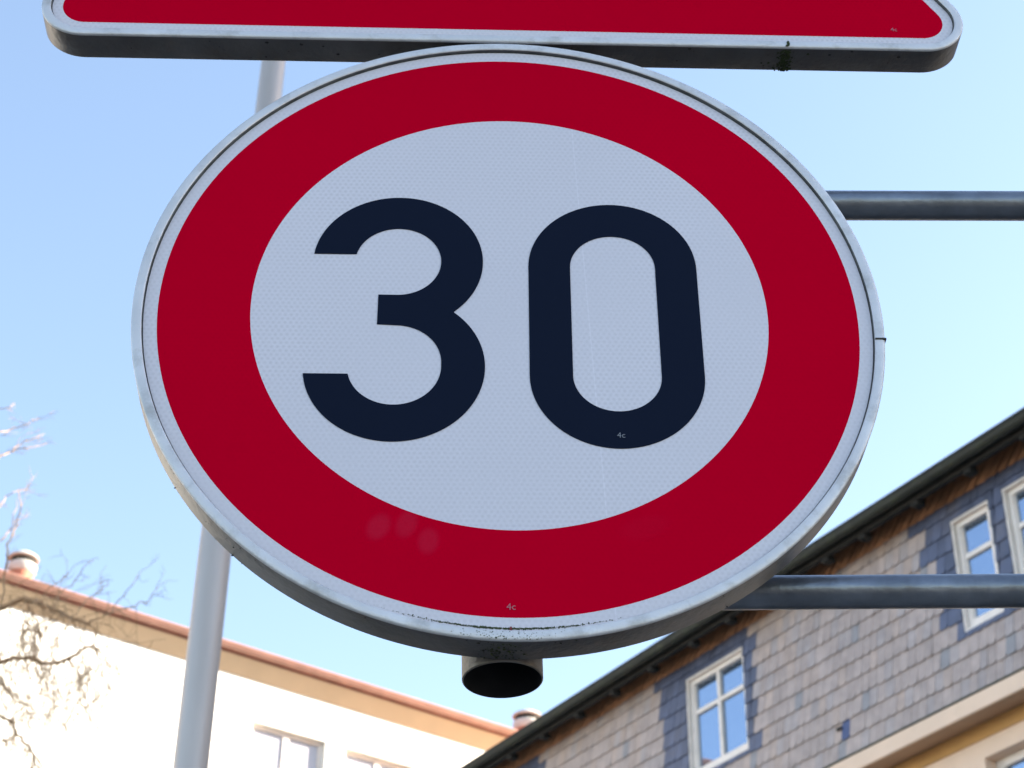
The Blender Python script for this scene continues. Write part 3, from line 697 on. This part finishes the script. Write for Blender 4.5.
def twig(p, d, ln, r_, depth, droop):
    pts = [Vector(p)]; d = Vector(d).normalized(); n = 5
    for i in range(n):
        d = (d+Vector((rnd.gauss(0, .20), rnd.gauss(0, .20), rnd.gauss(0, .16)-droop))).normalized(); pts.append(pts[-1]+d*ln/n)
    limb(pts, r_, r_*.5, 4)
    if depth:
        for j in range(rnd.choice([2, 3, 3])):
            q = pts[rnd.randint(1, n)]
            twig(q, d+Vector((rnd.gauss(0, .7), rnd.gauss(0, .7), rnd.gauss(0, .5))), ln*rnd.uniform(.4, .75), r_*.7, depth-1, droop)
THICK = {'A': (.019, .011), 'B': (.015, .007), 'C': (.0065, .0035), 'D': (.0085, .005), 'F': (.008, .003), 'G': (.006, .002), 'G2': (.007, .002)}
for k, pts in LIMBS.items():
    a, c_ = THICK.get(k, (.0042, .0020)); q = smooth_pts(pts); limb(q, a, c_, 6)
    low = k[0] in 'ABCDNQS'; top = k in ('A2', 'A3', 'J', 'K', 'M'); low = low and not top
    for i in range(2, len(q)):
        if k in 'CD' and rnd.random() < .7: twig(q[i], (rnd.gauss(.2, .6), rnd.gauss(0, .5), rnd.gauss(-.3, .8)), rnd.uniform(.15, .42), .0028, 2, .12)
        if rnd.random() < (1.1 if low else .35):
            if low: twig(q[i], (rnd.gauss(.1, .6), rnd.gauss(0, .5), rnd.gauss(-.35, .7)), rnd.uniform(.14, .44), .0028, 2, .13)
            else: twig(q[i], (rnd.gauss(.5, .5), rnd.gauss(0, .5), rnd.gauss(.25, .5)), rnd.uniform(.06, .16), .0018, 1, -.02)
# trunk and the boughs out of view that carry those twigs
trk = MB()
trk.tube([(0, 0, -.1), (0, 0, .3), (.03, .0, 2.2), (-.03, .02, 4.4), (.04, 0, 6.3), (.0, .05, 8.2), (.05, .05, 10.2)], [.24, .19, .165, .14, .11, .07, .02], 20)
trk.build('trunk', M_['bark'], tr)
def bough(z, tip, r_):
    a = T0+Vector((0, 0, z)); b_ = Vector(tip); mid = (a+b_)/2+Vector((rnd.gauss(0, .1), rnd.gauss(0, .1), .35))
    q = smooth_pts([a, a.lerp(mid, .5)+Vector((0, 0, .1)), mid, mid.lerp(b_, .5)+Vector((0, 0, .1)), b_], 4, .015); limb(q, r_, .014, 8)
for k, z in (('A', 6.0), ('B', 5.4), ('C', 5.6), ('D', 5.0), ('F', 5.8), ('G', 8.2), ('G2', 7.8), ('G3', 8.8), ('H', 7.2), ('I', 6.8), ('O', 6.4)):
    bough(z, LIMBS[k][0], .045 if k in 'AB' else .028)
def grow(p, d, ln, r_, depth):
    pts = [Vector(p)]; d = Vector(d).normalized()
    for i in range(5):
        d = (d+Vector((rnd.gauss(0, .13), rnd.gauss(0, .13), rnd.gauss(.03, .1)))).normalized(); pts.append(pts[-1]+d*ln/5)
    limb(pts, r_, r_*.5, 6)
    if depth:
        for j in range(3):
            i = rnd.randint(2, 5); grow(pts[i], d+Vector((rnd.gauss(0, .55), rnd.gauss(0, .55), rnd.gauss(0, .35))), ln*.62, r_*.55, depth-1)
for i in range(16):
    an = R(rnd.uniform(100, 290)); z = 3.6+i*.38
    grow(T0+Vector((0, 0, z)), (math.cos(an), math.sin(an), .45), rnd.uniform(1.2, 1.9), .045, 3)
tb.build('crown', M_['bark'], tr)
